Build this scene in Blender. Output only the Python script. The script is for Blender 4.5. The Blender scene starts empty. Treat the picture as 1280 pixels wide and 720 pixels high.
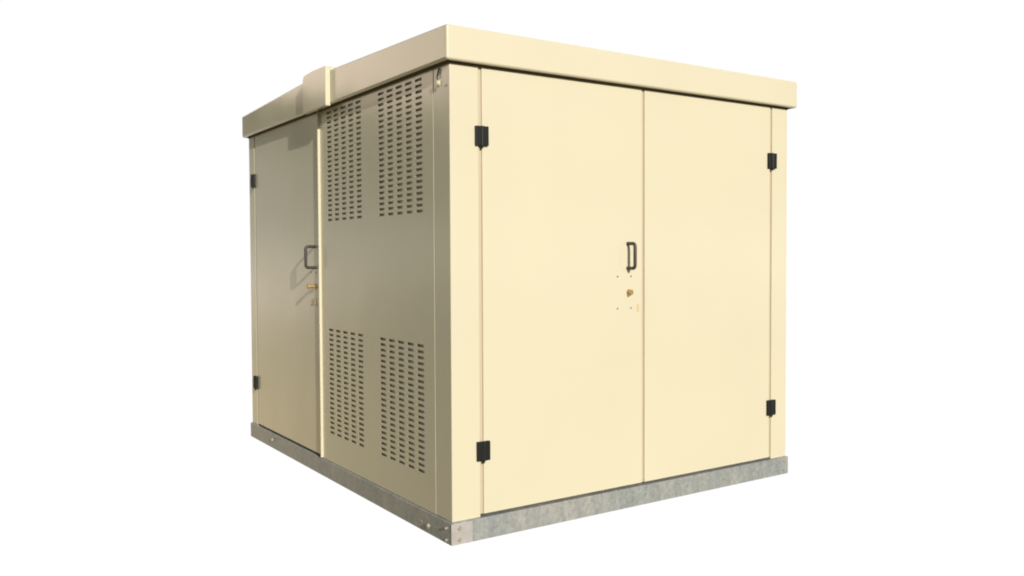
import bpy, bmesh, math, random
from mathutils import Vector, Matrix
random.seed(4)
sc = bpy.context.scene
COL = sc.collection

# ---------------------------------------------------------------- camera
YAW, PITCH, ROLL = 0.58432, -0.03026, -0.00475
F = Vector((math.cos(PITCH)*math.sin(YAW), math.cos(PITCH)*math.cos(YAW), math.sin(PITCH)))
R0 = Vector((math.cos(YAW), -math.sin(YAW), 0)); U0 = R0.cross(F)
cr, sr = math.cos(ROLL), math.sin(ROLL)
Rv = R0*cr + U0*sr; Uv = -R0*sr + U0*cr
cam_data = bpy.data.cameras.new('camera'); cam = bpy.data.objects.new('camera', cam_data); COL.objects.link(cam)
m = Matrix(((Rv.x, Uv.x, -F.x, -2.06199), (Rv.y, Uv.y, -F.y, -3.55821), (Rv.z, Uv.z, -F.z, 1.3805), (0, 0, 0, 1)))
cam.matrix_world = m
cam_data.sensor_width = 36
cam_data.lens = 1082.02*36/1280
cam_data.shift_x = (640-627.44)/1280
cam_data.shift_y = (353.54-360)/1280
cam_data.clip_start = 0.05; cam_data.clip_end = 500
sc.camera = cam

# ---------------------------------------------------------------- light
SUN_TRAVEL = Vector((1.0, 6.6, -2.5)).normalized()
elev = math.asin(-SUN_TRAVEL.z)
azim = math.atan2(-SUN_TRAVEL.x, -SUN_TRAVEL.y)          # clockwise from +Y
SKY_PATCH = 3.0
# colours of the surroundings by height above the horizon: general, and brighter ground and haze added for the side door's reflection
ENVRAMP = [(-.50, (.14, .125, .08)), (-.27, (.32, .27, .175)), (-.19, (.11, .105, .07)), (-.06, (.15, .14, .10)), (-.01, (.74, .71, .60)),
           (.03, (.66, .67, .58)), (.06, (.07, .08, .04)), (.18, (.05, .06, .03))]
ENVRAMP2 = [(-.50, (.5, .4, .25)), (-.18, (1.3, 1.0, .55)), (-.09, (1.05, .86, .56)), (-.04, (1.9, 1.6, 1.3)), (-.01, (1.3, 1.15, .95)),
           (.03, (.72, .70, .60)), (.105, (.68, .66, .58)), (.135, (.08, .09, .05))]
w = bpy.data.worlds.new('World'); sc.world = w; w.use_nodes = True
nt = w.node_tree; nt.nodes.clear()
def N(t, **k):
    n = nt.nodes.new(t)
    for a, b in k.items(): setattr(n, a, b)
    return n
out = N('ShaderNodeOutputWorld')
sky = N('ShaderNodeTexSky', sky_type='NISHITA'); sky.sun_disc = False
sky.sun_elevation = elev; sky.sun_rotation = azim; sky.air_density = 1.0; sky.dust_density = 1.5
bsky = N('ShaderNodeBackground'); bsky.inputs['Strength'].default_value = 0.065
nt.links.new(sky.outputs[0], bsky.inputs[0])
tc = N('ShaderNodeTexCoord')
sep = N('ShaderNodeSeparateXYZ'); nt.links.new(tc.outputs['Generated'], sep.inputs[0])
# ground, tree line and hazy horizon by elevation, with uneven edges
wmap = N('ShaderNodeMapping'); wmap.inputs['Scale'].default_value = (1, 1, 2.5); nt.links.new(tc.outputs['Generated'], wmap.inputs[0])
wn = N('ShaderNodeTexNoise'); wn.inputs['Scale'].default_value = 5.0; wn.inputs['Detail'].default_value = 4; nt.links.new(wmap.outputs[0], wn.inputs['Vector'])
ma = N('ShaderNodeMath', operation='MULTIPLY_ADD'); nt.links.new(wn.outputs['Fac'], ma.inputs[0]); ma.inputs[1].default_value = 0.05; nt.links.new(sep.outputs['Z'], ma.inputs[2])
sub = N('ShaderNodeMath', operation='SUBTRACT'); nt.links.new(ma.outputs[0], sub.inputs[0]); sub.inputs[1].default_value = 0.025
mrz = N('ShaderNodeMapRange'); mrz.inputs['From Min'].default_value = -0.5; mrz.inputs['From Max'].default_value = 0.5
nt.links.new(sub.outputs[0], mrz.inputs['Value'])
def env_ramp(RP):
    ramp = N('ShaderNodeValToRGB'); nt.links.new(mrz.outputs[0], ramp.inputs[0])
    el = ramp.color_ramp.elements
    while len(el) < len(RP): el.new(0.5)
    for k, (z_, c_) in enumerate(RP): el[k].position = z_ + .5
    for k, (z_, c_) in enumerate(RP): el[k].color = (*c_, 1)
    return ramp
ra, rb = env_ramp(ENVRAMP), env_ramp(ENVRAMP2)
fx = N('ShaderNodeMapRange'); fx.inputs['From Min'].default_value = -.46; fx.inputs['From Max'].default_value = -.31; nt.links.new(sep.outputs['X'], fx.inputs['Value'])
fy = N('ShaderNodeMapRange'); fy.inputs['From Min'].default_value = .3; fy.inputs['From Max'].default_value = .7; nt.links.new(sep.outputs['Y'], fy.inputs['Value'])
fxy = N('ShaderNodeMath', operation='MULTIPLY'); nt.links.new(fx.outputs[0], fxy.inputs[0]); nt.links.new(fy.outputs[0], fxy.inputs[1])
mxr = N('ShaderNodeMix', data_type='RGBA'); nt.links.new(fxy.outputs[0], mxr.inputs[0]); nt.links.new(ra.outputs[0], mxr.inputs[6]); nt.links.new(rb.outputs[0], mxr.inputs[7])
bgnd = N('ShaderNodeBackground'); nt.links.new(mxr.outputs[2], bgnd.inputs['Color']); bgnd.inputs['Strength'].default_value = 1.0
# bright patch added low in the sky, placed to reflect in the side fascia
cn = N('ShaderNodeTexNoise'); cn.inputs['Scale'].default_value = 2.2; cn.inputs['Detail'].default_value = 5; nt.links.new(wmap.outputs[0], cn.inputs['Vector'])
cm = N('ShaderNodeMapRange'); cm.inputs['From Min'].default_value = 0.38; cm.inputs['From Max'].default_value = 0.6; cm.inputs['To Min'].default_value = .8
nt.links.new(cn.outputs['Fac'], cm.inputs['Value'])
cdir = N('ShaderNodeVectorMath', operation='DOT_PRODUCT'); nt.links.new(tc.outputs['Generated'], cdir.inputs[0])
cdir.inputs[1].default_value = Vector((math.sin(math.radians(-27)), math.cos(math.radians(-27)), .24)).normalized()
cf = N('ShaderNodeMapRange'); cf.inputs['From Min'].default_value = math.cos(math.radians(17)); cf.inputs['From Max'].default_value = math.cos(math.radians(9))
nt.links.new(cdir.outputs['Value'], cf.inputs['Value'])
cmul = N('ShaderNodeMath', operation='MULTIPLY'); nt.links.new(cm.outputs[0], cmul.inputs[0]); nt.links.new(cf.outputs[0], cmul.inputs[1])
bcl = N('ShaderNodeBackground'); bcl.inputs['Color'].default_value = (1.0, .80, .63, 1); bcl.inputs['Strength'].default_value = SKY_PATCH
mxc = N('ShaderNodeMixShader'); nt.links.new(cmul.outputs[0], mxc.inputs[0]); nt.links.new(bsky.outputs[0], mxc.inputs[1]); nt.links.new(bcl.outputs[0], mxc.inputs[2])
bwht = N('ShaderNodeBackground'); bwht.inputs['Color'].default_value = (1, 1, 1, 1); bwht.inputs['Strength'].default_value = 1.02
mr = N('ShaderNodeMapRange'); mr.inputs['From Min'].default_value = 0.170; mr.inputs['From Max'].default_value = 0.184
nt.links.new(sub.outputs[0], mr.inputs['Value'])
mx1 = N('ShaderNodeMixShader'); nt.links.new(mr.outputs[0], mx1.inputs[0])
nt.links.new(bgnd.outputs[0], mx1.inputs[1]); nt.links.new(mxc.outputs[0], mx1.inputs[2])
# the plain white surroundings behind the kiosk
dot = N('ShaderNodeVectorMath', operation='DOT_PRODUCT'); nt.links.new(tc.outputs['Generated'], dot.inputs[0])
WY = math.radians(48)
dot.inputs[1].default_value = (math.sin(WY), math.cos(WY), 0)
mr2 = N('ShaderNodeMapRange'); mr2.inputs['From Min'].default_value = math.cos(math.radians(60)); mr2.inputs['From Max'].default_value = math.cos(math.radians(56))
nt.links.new(dot.outputs['Value'], mr2.inputs['Value'])
mx2 = N('ShaderNodeMixShader'); nt.links.new(mr2.outputs[0], mx2.inputs[0])
nt.links.new(mx1.outputs[0], mx2.inputs[1]); nt.links.new(bwht.outputs[0], mx2.inputs[2])
nt.links.new(mx2.outputs[0], out.inputs[0])

sd = bpy.data.lights.new('sun', 'SUN'); sun = bpy.data.objects.new('sun', sd); COL.objects.link(sun)
sd.energy = 4.4; sd.angle = math.radians(0.5); sd.color = (1.0, 0.965, 0.955)
sun.rotation_euler = SUN_TRAVEL.to_track_quat('-Z', 'Y').to_euler()
sun.location = (-3, -12, 6)

sc.view_settings.view_transform = 'Standard'; sc.view_settings.look = 'None'
sc.view_settings.exposure = 0.0; sc.view_settings.gamma = 1.0
sc.cycles.filter_width = 2.0
sc.cycles.max_bounces = 8

# ---------------------------------------------------------------- materials
class MT:
    def __init__(s, name):
        s.m = bpy.data.materials.new(name); s.m.use_nodes = True
        s.t = s.m.node_tree; s.b = s.t.nodes['Principled BSDF']
    def n(s, t, **k):
        x = s.t.nodes.new(t)
        for a, b in k.items(): setattr(x, a, b)
        return x
    def l(s, a, b): s.t.links.new(a, b)

def noise(M, vec, scale, detail=3, rough=0.5):
    t = M.n('ShaderNodeTexNoise'); t.inputs['Scale'].default_value = scale
    t.inputs['Detail'].default_value = detail; t.inputs['Roughness'].default_value = rough
    M.l(vec, t.inputs['Vector']); return t

def paint(name, col, rough=0.17, bump=0.18, var=0.03):
    M = MT(name); tc = M.n('ShaderNodeTexCoord'); v = tc.outputs['Object']
    n1 = noise(M, v, 1.3, 4); n2 = noise(M, v, 60, 2)
    ramp = M.n('ShaderNodeMapRange'); ramp.inputs['From Min'].default_value = .3; ramp.inputs['From Max'].default_value = .7
    ramp.inputs['To Min'].default_value = 1-var; ramp.inputs['To Max'].default_value = 1+var*.3
    M.l(n1.outputs['Fac'], ramp.inputs['Value'])
    hs = M.n('ShaderNodeHueSaturation'); hs.inputs['Color'].default_value = (*col, 1)
    M.l(ramp.outputs[0], hs.inputs['Value']); M.l(hs.outputs[0], M.b.inputs['Base Color'])
    rr = M.n('ShaderNodeMapRange'); rr.inputs['To Min'].default_value = rough-.02; rr.inputs['To Max'].default_value = rough+.08
    M.l(n1.outputs['Fac'], rr.inputs['Value']); M.l(rr.outputs[0], M.b.inputs['Roughness'])
    n3 = noise(M, v, 2.2, 1)
    b1 = M.n('ShaderNodeBump'); b1.inputs['Strength'].default_value = bump; b1.inputs['Distance'].default_value = .02
    M.l(n3.outputs['Fac'], b1.inputs['Height'])
    b2 = M.n('ShaderNodeBump'); b2.inputs['Strength'].default_value = .05; b2.inputs['Distance'].default_value = .001
    M.l(n2.outputs['Fac'], b2.inputs['Height']); M.l(b1.outputs[0], b2.inputs['Normal'])
    M.l(b2.outputs[0], M.b.inputs['Normal'])
    M.b.inputs['IOR'].default_value = 1.65
    return M.m

CREAM = (0.635, 0.583, 0.402)
m_paint = paint('cream_paint', CREAM)
m_roof = paint('cream_roof_paint', (0.64, 0.583, 0.402), .12)
m_seal = paint('seam_seal', (0.50, 0.42, 0.265), .6, .0)
m_shade_strip = paint('roof_shade_strip', (0.15, 0.115, 0.055), .8, .0)
m_inner = paint('inner_sheet', (0.50, 0.44, 0.30), .6, .0)

def simple(name, col, rough, metal=0.0, nscale=40, var=.15):
    M = MT(name); tc = M.n('ShaderNodeTexCoord'); n1 = noise(M, tc.outputs['Object'], nscale, 3)
    r = M.n('ShaderNodeMapRange'); r.inputs['To Min'].default_value = 1-var; r.inputs['To Max'].default_value = 1+var
    M.l(n1.outputs['Fac'], r.inputs['Value'])
    hs = M.n('ShaderNodeHueSaturation'); hs.inputs['Color'].default_value = (*col, 1)
    M.l(r.outputs[0], hs.inputs['Value']); M.l(hs.outputs[0], M.b.inputs['Base Color'])
    M.b.inputs['Roughness'].default_value = rough; M.b.inputs['Metallic'].default_value = metal
    return M.m
m_black = simple('black_plastic', (0.010, 0.011, 0.009), .5)
m_black.node_tree.nodes['Principled BSDF'].inputs['Specular IOR Level'].default_value = .3
m_handle = simple('dark_handle_metal', (0.05, 0.043, 0.03), .45)
m_brass = simple('brass', (0.55, 0.38, 0.16), .4, .6)
m_screw = simple('screw_head', (0.30, 0.27, 0.2), .4, .5)
m_plate = simple('pale_plate', (0.6, 0.48, 0.26), .5)
m_bolt = simple('zinc_bolt', (0.42, 0.38, 0.30), .4, .3)

def galv():
    M = MT('galvanised_steel'); tc = M.n('ShaderNodeTexCoord'); v = tc.outputs['Object']
    mp = M.n('ShaderNodeMapping'); mp.inputs['Scale'].default_value = (1, 1, .16); M.l(v, mp.inputs[0])
    streak = noise(M, mp.outputs[0], 22, 5, .65)
    big = noise(M, v, 2.2, 4, .6)
    vo = M.n('ShaderNodeTexVoronoi'); vo.inputs['Scale'].default_value = 65; M.l(v, vo.inputs['Vector'])
    cr_ = M.n('ShaderNodeValToRGB'); e = cr_.color_ramp.elements
    e[0].position = .3; e[0].color = (.265, .29, .275, 1); e[1].position = .72; e[1].color = (.41, .41, .365, 1)
    M.l(streak.outputs['Fac'], cr_.inputs[0])
    c2 = M.n('ShaderNodeValToRGB'); e = c2.color_ramp.elements
    e[0].position = .42; e[0].color = (.88, .90, .90, 1); e[1].position = .6; e[1].color = (1.05, 1.0, .95, 1)
    M.l(big.outputs['Fac'], c2.inputs[0])
    mx = M.n('ShaderNodeMix', data_type='RGBA', blend_type='MULTIPLY'); mx.inputs[0].default_value = 1
    M.l(cr_.outputs[0], mx.inputs[6]); M.l(c2.outputs[0], mx.inputs[7])
    mx3 = M.n('ShaderNodeMix', data_type='RGBA', blend_type='OVERLAY'); mx3.inputs[0].default_value = .17
    bw = M.n('ShaderNodeRGBToBW'); M.l(vo.outputs['Color'], bw.inputs[0])
    M.l(mx.outputs[2], mx3.inputs[6]); M.l(bw.outputs[0], mx3.inputs[7])
    M.l(mx3.outputs[2], M.b.inputs['Base Color'])
    M.b.inputs['Metallic'].default_value = .15; M.b.inputs['IOR'].default_value = 1.7
    rr = M.n('ShaderNodeMapRange'); rr.inputs['To Min'].default_value = .28; rr.inputs['To Max'].default_value = .5
    M.l(streak.outputs['Fac'], rr.inputs['Value']); M.l(rr.outputs[0], M.b.inputs['Roughness'])
    b = M.n('ShaderNodeBump'); b.inputs['Strength'].default_value = .25; b.inputs['Distance'].default_value = .003
    M.l(streak.outputs['Fac'], b.inputs['Height']); M.l(b.outputs[0], M.b.inputs['Normal'])
    return M.m
m_galv = galv()
m_cplate = simple('corner_plate_steel', (.41, .385, .34), .5, .1, 25, .2)

# ---------------------------------------------------------------- mesh helpers
def box(bm, x0, x1, y0, y1, z0, z1):
    vs = [bm.verts.new((x, y, z)) for x in (x0, x1) for y in (y0, y1) for z in (z0, z1)]
    for f in ((0,1,3,2), (4,6,7,5), (0,4,5,1), (2,3,7,6), (0,2,6,4), (1,5,7,3)):
        bm.faces.new([vs[i] for i in f])
def prism(bm, pts, axis, a0, a1):
    """pts: 2D outline; extruded along axis ('x': pts are (y,z); 'y': (x,z); 'z': (x,y))"""
    def P(p, a):
        return {'x': (a, p[0], p[1]), 'y': (p[0], a, p[1]), 'z': (p[0], p[1], a)}[axis]
    A = [bm.verts.new(P(p, a0)) for p in pts]; B = [bm.verts.new(P(p, a1)) for p in pts]
    n = len(pts)
    bm.faces.new(A); bm.faces.new(B[::-1])
    for i in range(n): bm.faces.new((A[i], B[i], B[(i+1) % n], A[(i+1) % n]))
def cyl(bm, c, axis, r, length, seg=20, r2=None):
    """starts at c, runs along axis vector"""
    ax = Vector(axis).normalized(); q = ax.to_track_quat('Z', 'Y'); r2 = r if r2 is None else r2
    A = [bm.verts.new(Vector(c) + q @ Vector((r*math.cos(2*math.pi*i/seg), r*math.sin(2*math.pi*i/seg), 0))) for i in range(seg)]
    B = [bm.verts.new(Vector(c) + q @ Vector((r2*math.cos(2*math.pi*i/seg), r2*math.sin(2*math.pi*i/seg), length))) for i in range(seg)]
    bm.faces.new(A[::-1]); bm.faces.new(B)
    for i in range(seg): bm.faces.new((A[i], A[(i+1) % seg], B[(i+1) % seg], B[i]))
def tube(bm, pts, r, seg=12):
    pts = [Vector(p) for p in pts]; rings = []
    ref = None
    for i, p in enumerate(pts):
        d = (pts[min(i+1, len(pts)-1)] - pts[max(i-1, 0)]).normalized()
        if ref is None: ref = d.orthogonal().normalized()
        a = (ref - d*ref.dot(d)).normalized(); b = d.cross(a); ref = a
        rings.append([bm.verts.new(p + a*r*math.cos(2*math.pi*k/seg) + b*r*math.sin(2*math.pi*k/seg)) for k in range(seg)])
    for i in range(len(rings)-1):
        for k in range(seg):
            bm.faces.new((rings[i][k], rings[i][(k+1) % seg], rings[i+1][(k+1) % seg], rings[i+1][k]))
    bm.faces.new(rings[0][::-1]); bm.faces.new(rings[-1])
def obj(name, bm, mat, parent=None, bevel=0.0, smooth=False, seg=2):
    bmesh.ops.recalc_face_normals(bm, faces=bm.faces[:])
    me = bpy.data.meshes.new(name); bm.to_mesh(me); bm.free()
    me.materials.append(mat)
    if smooth or bevel:
        for p in me.polygons: p.use_smooth = True
    o = bpy.data.objects.new(name, me); COL.objects.link(o)
    if parent: o.parent = parent
    if bevel:
        b = o.modifiers.new('bevel', 'BEVEL'); b.width = bevel; b.segments = seg; b.limit_method = 'ANGLE'; b.angle_limit = math.radians(35)
        b.harden_normals = True
    elif smooth:
        e = o.modifiers.new('split', 'EDGE_SPLIT'); e.split_angle = math.radians(40)
    return o
def new(): return bmesh.new()

# ---------------------------------------------------------------- dimensions
W, D, HB, HF, HT = 2.441, 3.068, 0.108, 2.300, 2.4645
RIDGE = 2.5115; OX, OY, ORR, OBK = 0.0405, 0.043, 0.0453, 0.036

kiosk = bpy.data.objects.new('transformer_kiosk', None); COL.objects.link(kiosk)
kiosk['label'] = 'cream painted steel transformer kiosk with double doors, slotted side vents and galvanised base'
kiosk['category'] = 'electrical kiosk'

# ---- base frame: four channel rails with an upstanding web and a top ledge
e = 0.012
bm = new()
box(bm, -e+.002, W+e-.002, -e, .05, 0, HB)               # front rail
box(bm, -e, .05, -e+.0015, D+e, 0.0, HB-.001)           # left rail
box(bm, W-.05, W+e, -e+.0015, D+e, 0.0, HB-.001)
box(bm, -e+.002, W+e-.002, D-.05, D+e+.0015, 0, HB)
box(bm, .04, W-.04, .04, D-.04, .03, .05)            # floor sheet
base = obj('base_frame', bm, m_galv, kiosk, .0035)
bm = new()
box(bm, -e-.002, .105, -e-.003, -e-.0005, .002, HB-.004)
p = obj('corner_plate', bm, m_cplate, base, .001); p['label'] = 'front corner plate of the galvanised base, paler than the rail'
def bolt(c, axis, r, h=.008):
    bm = new(); cyl(bm, c, axis, r*1.5, .0015, 20); cyl(bm, Vector(c)+Vector(axis)*.0015, axis, r, h, 6, r*.92)
    return obj('bolt', bm, m_bolt, base, .0012)
for x, z in ((.032, .080), (.032, .024)): bolt((x, -e-.003, z), (0, -1, 0), .0085, .007)
for x, z in ((W-.031, .083), (W-.031, .028)): bolt((x, -e, z), (0, -1, 0), .007, .006)
for y, z, r in ((.03, .077, .0075), (.03, .02, .0075), (.212, .042, .013), (2.56, .062, .011)): bolt((-e, y, z), (-1, 0, 0), r, .011)
for y, z in ((.29, .045), (.315, .045)):
    bm = new(); cyl(bm, (-e, y, z), (-1, 0, 0), .006, .003, 14); obj('rivet', bm, m_galv, base, smooth=True)

# ---- wall frame: posts, header, closed back sides, recessed seal behind the seams
S1, S2, S3, G = .170, 1.228, 2.289, .0095
TOP = HF + .04
DB = HB + .013
PANEL_Y0, LIP_Y = .157, 1.618
DOOR_Y1 = 2.930
posts = []
for b_ in ((0, S1-G, 0, PANEL_Y0-.001), (S3+G, W, 0, .15), (0, .1, DOOR_Y1+G, D)):
    bm = new(); box(bm, *b_, HB, TOP); posts.append(obj('corner_post', bm, m_paint, kiosk, .004))
frame = posts[0]
bm = new()
box(bm, S1-G+.0005, S3+G-.0005, .009, .03, DB+.0005, TOP-.01)
obj('door_seal', bm, m_seal, kiosk)
bm = new(); box(bm, .009, .03, LIP_Y, DOOR_Y1+G-.0005, DB+.0005, TOP-.01)
obj('door_seal', bm, m_seal, kiosk)
bm = new(); box(bm, .1, W, D-.03, D, HB, TOP); obj('rear_wall', bm, m_paint, kiosk, .003)
bm = new(); box(bm, W-.03, W, .152, D-.032, HB, TOP); obj('side_wall', bm, m_paint, kiosk, .003)

# ---- vent panel with punched slots
def slot_panel():
    bm = new()
    y0, y1, z0, z1 = PANEL_Y0+.001, LIP_Y-.001, HB+.002, TOP
    cols = []
    for s in (.271, 1.001):
        for k in range(5): cols.append((s+k*.1082, s+k*.1082+.074))
    zr = [(1.611+k*.0298, 'u') for k in range(23)] + [(.2965+k*.0303, 'l') for k in range(22)]
    rows = sorted((c-.0072, c+.0072) for c, _ in zr)
    ys = sorted({y0, y1, *[a for c in cols for a in c]}); zs = sorted({z0, z1, *[a for r in rows for a in r]})
    cs = {c[0] for c in cols}; rs = {r[0] for r in rows}
    X, TH = -.0012, .0014
    V = {}
    def v(y, z, x=X):
        k = (round(y, 5), round(z, 5), x)
        if k not in V: V[k] = bm.verts.new((x, y, z))
        return V[k]
    for i in range(len(ys)-1):
        for j in range(len(zs)-1):
            a, b, c, d = ys[i], ys[i+1], zs[j], zs[j+1]
            if a in cs and c in rs:
                ch = .0055; hv = ch*.9
                loop = [(a+ch, c), (b-ch, c), (b, c+hv), (b, d-hv), (b-ch, d), (a+ch, d), (a, d-hv), (a, c+hv)]
                for t in (((a, c), (a+ch, c), (a, c+hv)), ((b, c), (b, c+hv), (b-ch, c)),
                          ((b, d), (b-ch, d), (b, d-hv)), ((a, d), (a, d-hv), (a+ch, d))):
                    bm.faces.new([v(*q) for q in t])
                n = len(loop)
                for k in range(n):
                    p, q = loop[k], loop[(k+1) % n]
                    bm.faces.new((v(*p), v(*q), v(*q, X+TH), v(*p, X+TH)))
            else:
                bm.faces.new((v(a, c), v(b, c), v(b, d), v(a, d)))
    # folded edges
    for (p, q) in (((y0, z0), (y0, z1)), ((y1, z0), (y1, z1)), ((y0, z0), (y1, z0)), ((y0, z1), (y1, z1))):
        bm.faces.new((v(*p), v(*q), v(*q, X+.02), v(*p, X+.02)))
    return obj('vent_panel', bm, m_paint, kiosk)
vp = slot_panel()
for p in vp.data.polygons: p.use_smooth = False
bm = new()
box(bm, .011, .014, PANEL_Y0, LIP_Y, HB+.01, TOP-.01)
obj('vent_baffle', bm, m_inner, vp)

# ---- hinge / handle / lock builders; 'front' faces -Y, 'side' faces -X
def T(kind, a, out_, z):      # a along the wall, out_ distance proud of the wall
    return (a, -out_, z) if kind == 'front' else (-out_, a, z)
def boxT(bm, kind, a0, a1, o0, o1, z0, z1):
    if kind == 'front': box(bm, a0, a1, -o1, -o0, z0, z1)
    else: box(bm, -o1, -o0, a0, a1, z0, z1)
def hinge(kind, a, z, parent):
    bm = new()
    boxT(bm, kind, a-.036, a-.003, -.002, .017, z-.047, z+.047)
    boxT(bm, kind, a+.003, a+.036, -.002, .017, z-.047, z+.047)
    cyl(bm, T(kind, a, .012, z-.049), (0, 0, 1), .0095, .097, 16)
    cyl(bm, T(kind, a, .012, z-.060), (0, 0, 1), .006, .09, 12)
    h = obj('hinge', bm, m_black, parent, .003)
    return h
def handle(kind, a, z, parent):
    s, h, r = .060, .067, .0095
    pts = [T(kind, a, -.002, z-h)] + [T(kind, a, s-.018, z-h)]
    for k in range(1, 6):
        t = math.radians(90*k/6); pts.append(T(kind, a, s-.018+.018*math.sin(t), z-h+.018*(1-math.cos(t))))
    pts += [T(kind, a, s, z-h+.018), T(kind, a, s, z), T(kind, a, s, z+h-.018)]
    for k in range(1, 6):
        t = math.radians(90*k/6); pts.append(T(kind, a, s-.018*(1-math.cos(t)), z+h-.018+.018*math.sin(t)))
    pts += [T(kind, a, s-.018, z+h), T(kind, a, -.002, z+h)]
    bm = new(); tube(bm, pts, r, 14)
    nrm = (0, -1, 0) if kind == 'front' else (-1, 0, 0)
    for zz in (z-h, z+h): cyl(bm, T(kind, a, 0, zz), nrm, .0105, .002, 18)
    return obj('handle', bm, m_handle, parent, smooth=True)
def lock(kind, a, z, parent, ln=.05):
    nrm = (0, -1, 0) if kind == 'front' else (-1, 0, 0)
    bm = new()
    cyl(bm, T(kind, a, -.002, z), nrm, .0105, ln-.004, 20)
    cyl(bm, T(kind, a, ln-.014, z), nrm, .0145, .014, 24)
    cyl(bm, T(kind, a, 0, z), nrm, .017, .004, 24)
    cyl(bm, T(kind, a-.008 if kind == 'front' else a, .002, z-.016), nrm, .006, .012, 14)
    return obj('lock', bm, m_brass, parent, smooth=True)
def screw(kind, a, z, parent, r=.006):
    nrm = (0, -1, 0) if kind == 'front' else (-1, 0, 0)
    bm = new(); cyl(bm, T(kind, a, -.001, z), nrm, r, .004, 14, r*.7)
    return obj('screw', bm, m_screw, parent, smooth=True)

# ---- front double doors
bm = new(); box(bm, S1+G, S2-G, 0, .0085, DB, TOP-.001); d1 = obj('door', bm, m_paint, kiosk, .003)
d1['label'] = 'wide left leaf of the front double doors, carrying the handle and brass lock'
bm = new(); box(bm, S2+G, S3-G, 0, .0085, DB, TOP-.001); d2 = obj('door', bm, m_paint, kiosk, .003)
d2['label'] = 'plain right leaf of the front double doors'
for z in (1.963, .434):
    hinge('front', S1+.003, z, d1); hinge('front', S3, z, d2)
handle('front', 1.113, 1.381, d1)
lock('front', 1.122, 1.183, d1, .022)
for a in (1.041, 1.137):
    for z in (1.270, 1.096): screw('front', a, z, d1)
bm = new(); boxT(bm, 'front', 1.182, 1.196, -.001, .003, 1.074, 1.117); obj('latch_plate', bm, m_plate, d1, .001)

# ---- side door with the folded lip that stands proud of its near edge
bm = new()
box(bm, 0, .0085, LIP_Y+.0025, DOOR_Y1-G, DB, TOP-.001)
d3 = obj('door', bm, m_paint, kiosk, .003)
d3['label'] = 'single side door beside the vents, in shade'
bm = new()
prism(bm, [(.008, LIP_Y), (-.0175, LIP_Y), (-.0175, LIP_Y+.010), (-.0155, LIP_Y+.010), (-.0155, LIP_Y+.002), (.008, LIP_Y+.002)], 'z', HB+.006, TOP-.002)
obj('edge_strip', bm, m_paint, d3)
for z in (1.963, .434): hinge('side', 2.949, z, d3)
handle('side', 1.735, 1.383, d3)
lock('side', 1.735, 1.196, d3, .052)
for a in (1.71, 1.80):
    for z in (1.285, 1.075): screw('side', a, z, d3)
bm = new(); boxT(bm, 'side', 1.72, 1.765, -.001, .006, 1.08, 1.118); obj('latch_plate', bm, m_plate, d3, .001)

# ---- lifting point at the top of the near corner post
bm = new()
boxT(bm, 'side', .088, .118, -.002, .003, 2.20, 2.232)
cyl(bm, (-.003, .103, 2.216), (-1, 0, 0), .013, .010, 18)
lug = obj('lifting_lug', bm, m_paint, kiosk, smooth=True)
bm = new()
tube(bm, [(-.004, .103, 2.225), (-.008, .103, 2.245), (-.006, .098, 2.265), (-.004, .092, 2.285)], .004, 8)
obj('hook', bm, m_handle, lug, smooth=True)
for y, z in ((.133, 2.187), (.028, 2.194)):
    bm = new(); cyl(bm, (.001, y, z), (-1, 0, 0), .006, .004, 14); obj('rivet', bm, m_screw, frame, smooth=True)

# ---- roof: shallow gable with the ridge running across, deep fascia, open underside
YM = D/2
bm = new()
X0, X1, Y0, Y1 = -OX, W+ORR, -OY, D+OBK
prism(bm, [(Y0, HF), (Y0, HT), (YM, RIDGE), (Y1, HT), (Y1, HF)], 'x', X0, X1)
bmesh.ops.recalc_face_normals(bm, faces=bm.faces[:])
bmesh.ops.bevel(bm, geom=[e_ for e_ in bm.edges if e_.calc_face_angle(0) > .5], offset=.013, segments=4, profile=.5, affect='EDGES')
bot = min(bm.faces, key=lambda f_: f_.calc_center_median().z)
bmesh.ops.inset_region(bm, faces=[bot], thickness=.003)
ex = bmesh.ops.extrude_face_region(bm, geom=[bot])
bmesh.ops.translate(bm, verts=[v_ for v_ in ex['geom'] if isinstance(v_, bmesh.types.BMVert)], vec=(0, 0, .135))
if bot.is_valid: bmesh.ops.delete(bm, geom=[bot], context='FACES_ONLY')
roof = obj('roof', bm, m_roof, kiosk)
for p_ in roof.data.polygons: p_.use_smooth = True
wn_ = roof.modifiers.new('weighted', 'WEIGHTED_NORMAL'); wn_.weight = 100; wn_.keep_sharp = False
# dark strip between walls and roof tray, coloured to deepen the shade there
bm = new()
g = .004
prism(bm, [(-g, -g), (W+g, -g), (W+g, D+g), (-g, D+g)], 'z', HF-.008, HT-.14)
obj('roof_shade_strip', bm, m_shade_strip, kiosk, .001)
# ridge cap over the roof joint
bm = new()
cy0, cy1, ct = 1.345, 1.722, .033
def rz(y): return HT + (RIDGE-HT)*(1-abs(y-YM)/(YM+OY))
o = [(cy0, HF-.014), (cy0, rz(cy0)+.016), (YM, RIDGE+.016), (cy1-.02, rz(cy1)+.016), (cy1, rz(cy1)-.004), (cy1, HF-.014)]
i = [(cy0, HF-.014), (cy0, rz(cy0)+.016), (YM, RIDGE+.016), (cy1-.02, rz(cy1)+.016), (cy1, rz(cy1)-.004), (cy1, HF-.014)]
prism(bm, o, 'x', X0-ct, X0-.0003)
prism(bm, o, 'x', X1+.0003, X1+ct)
box(bm, X0-.0003, X1+.0003, cy0+.001, cy1-.021, rz(cy1)-.01, RIDGE+.012)
obj('joint_cover', bm, m_roof, roof, .005)
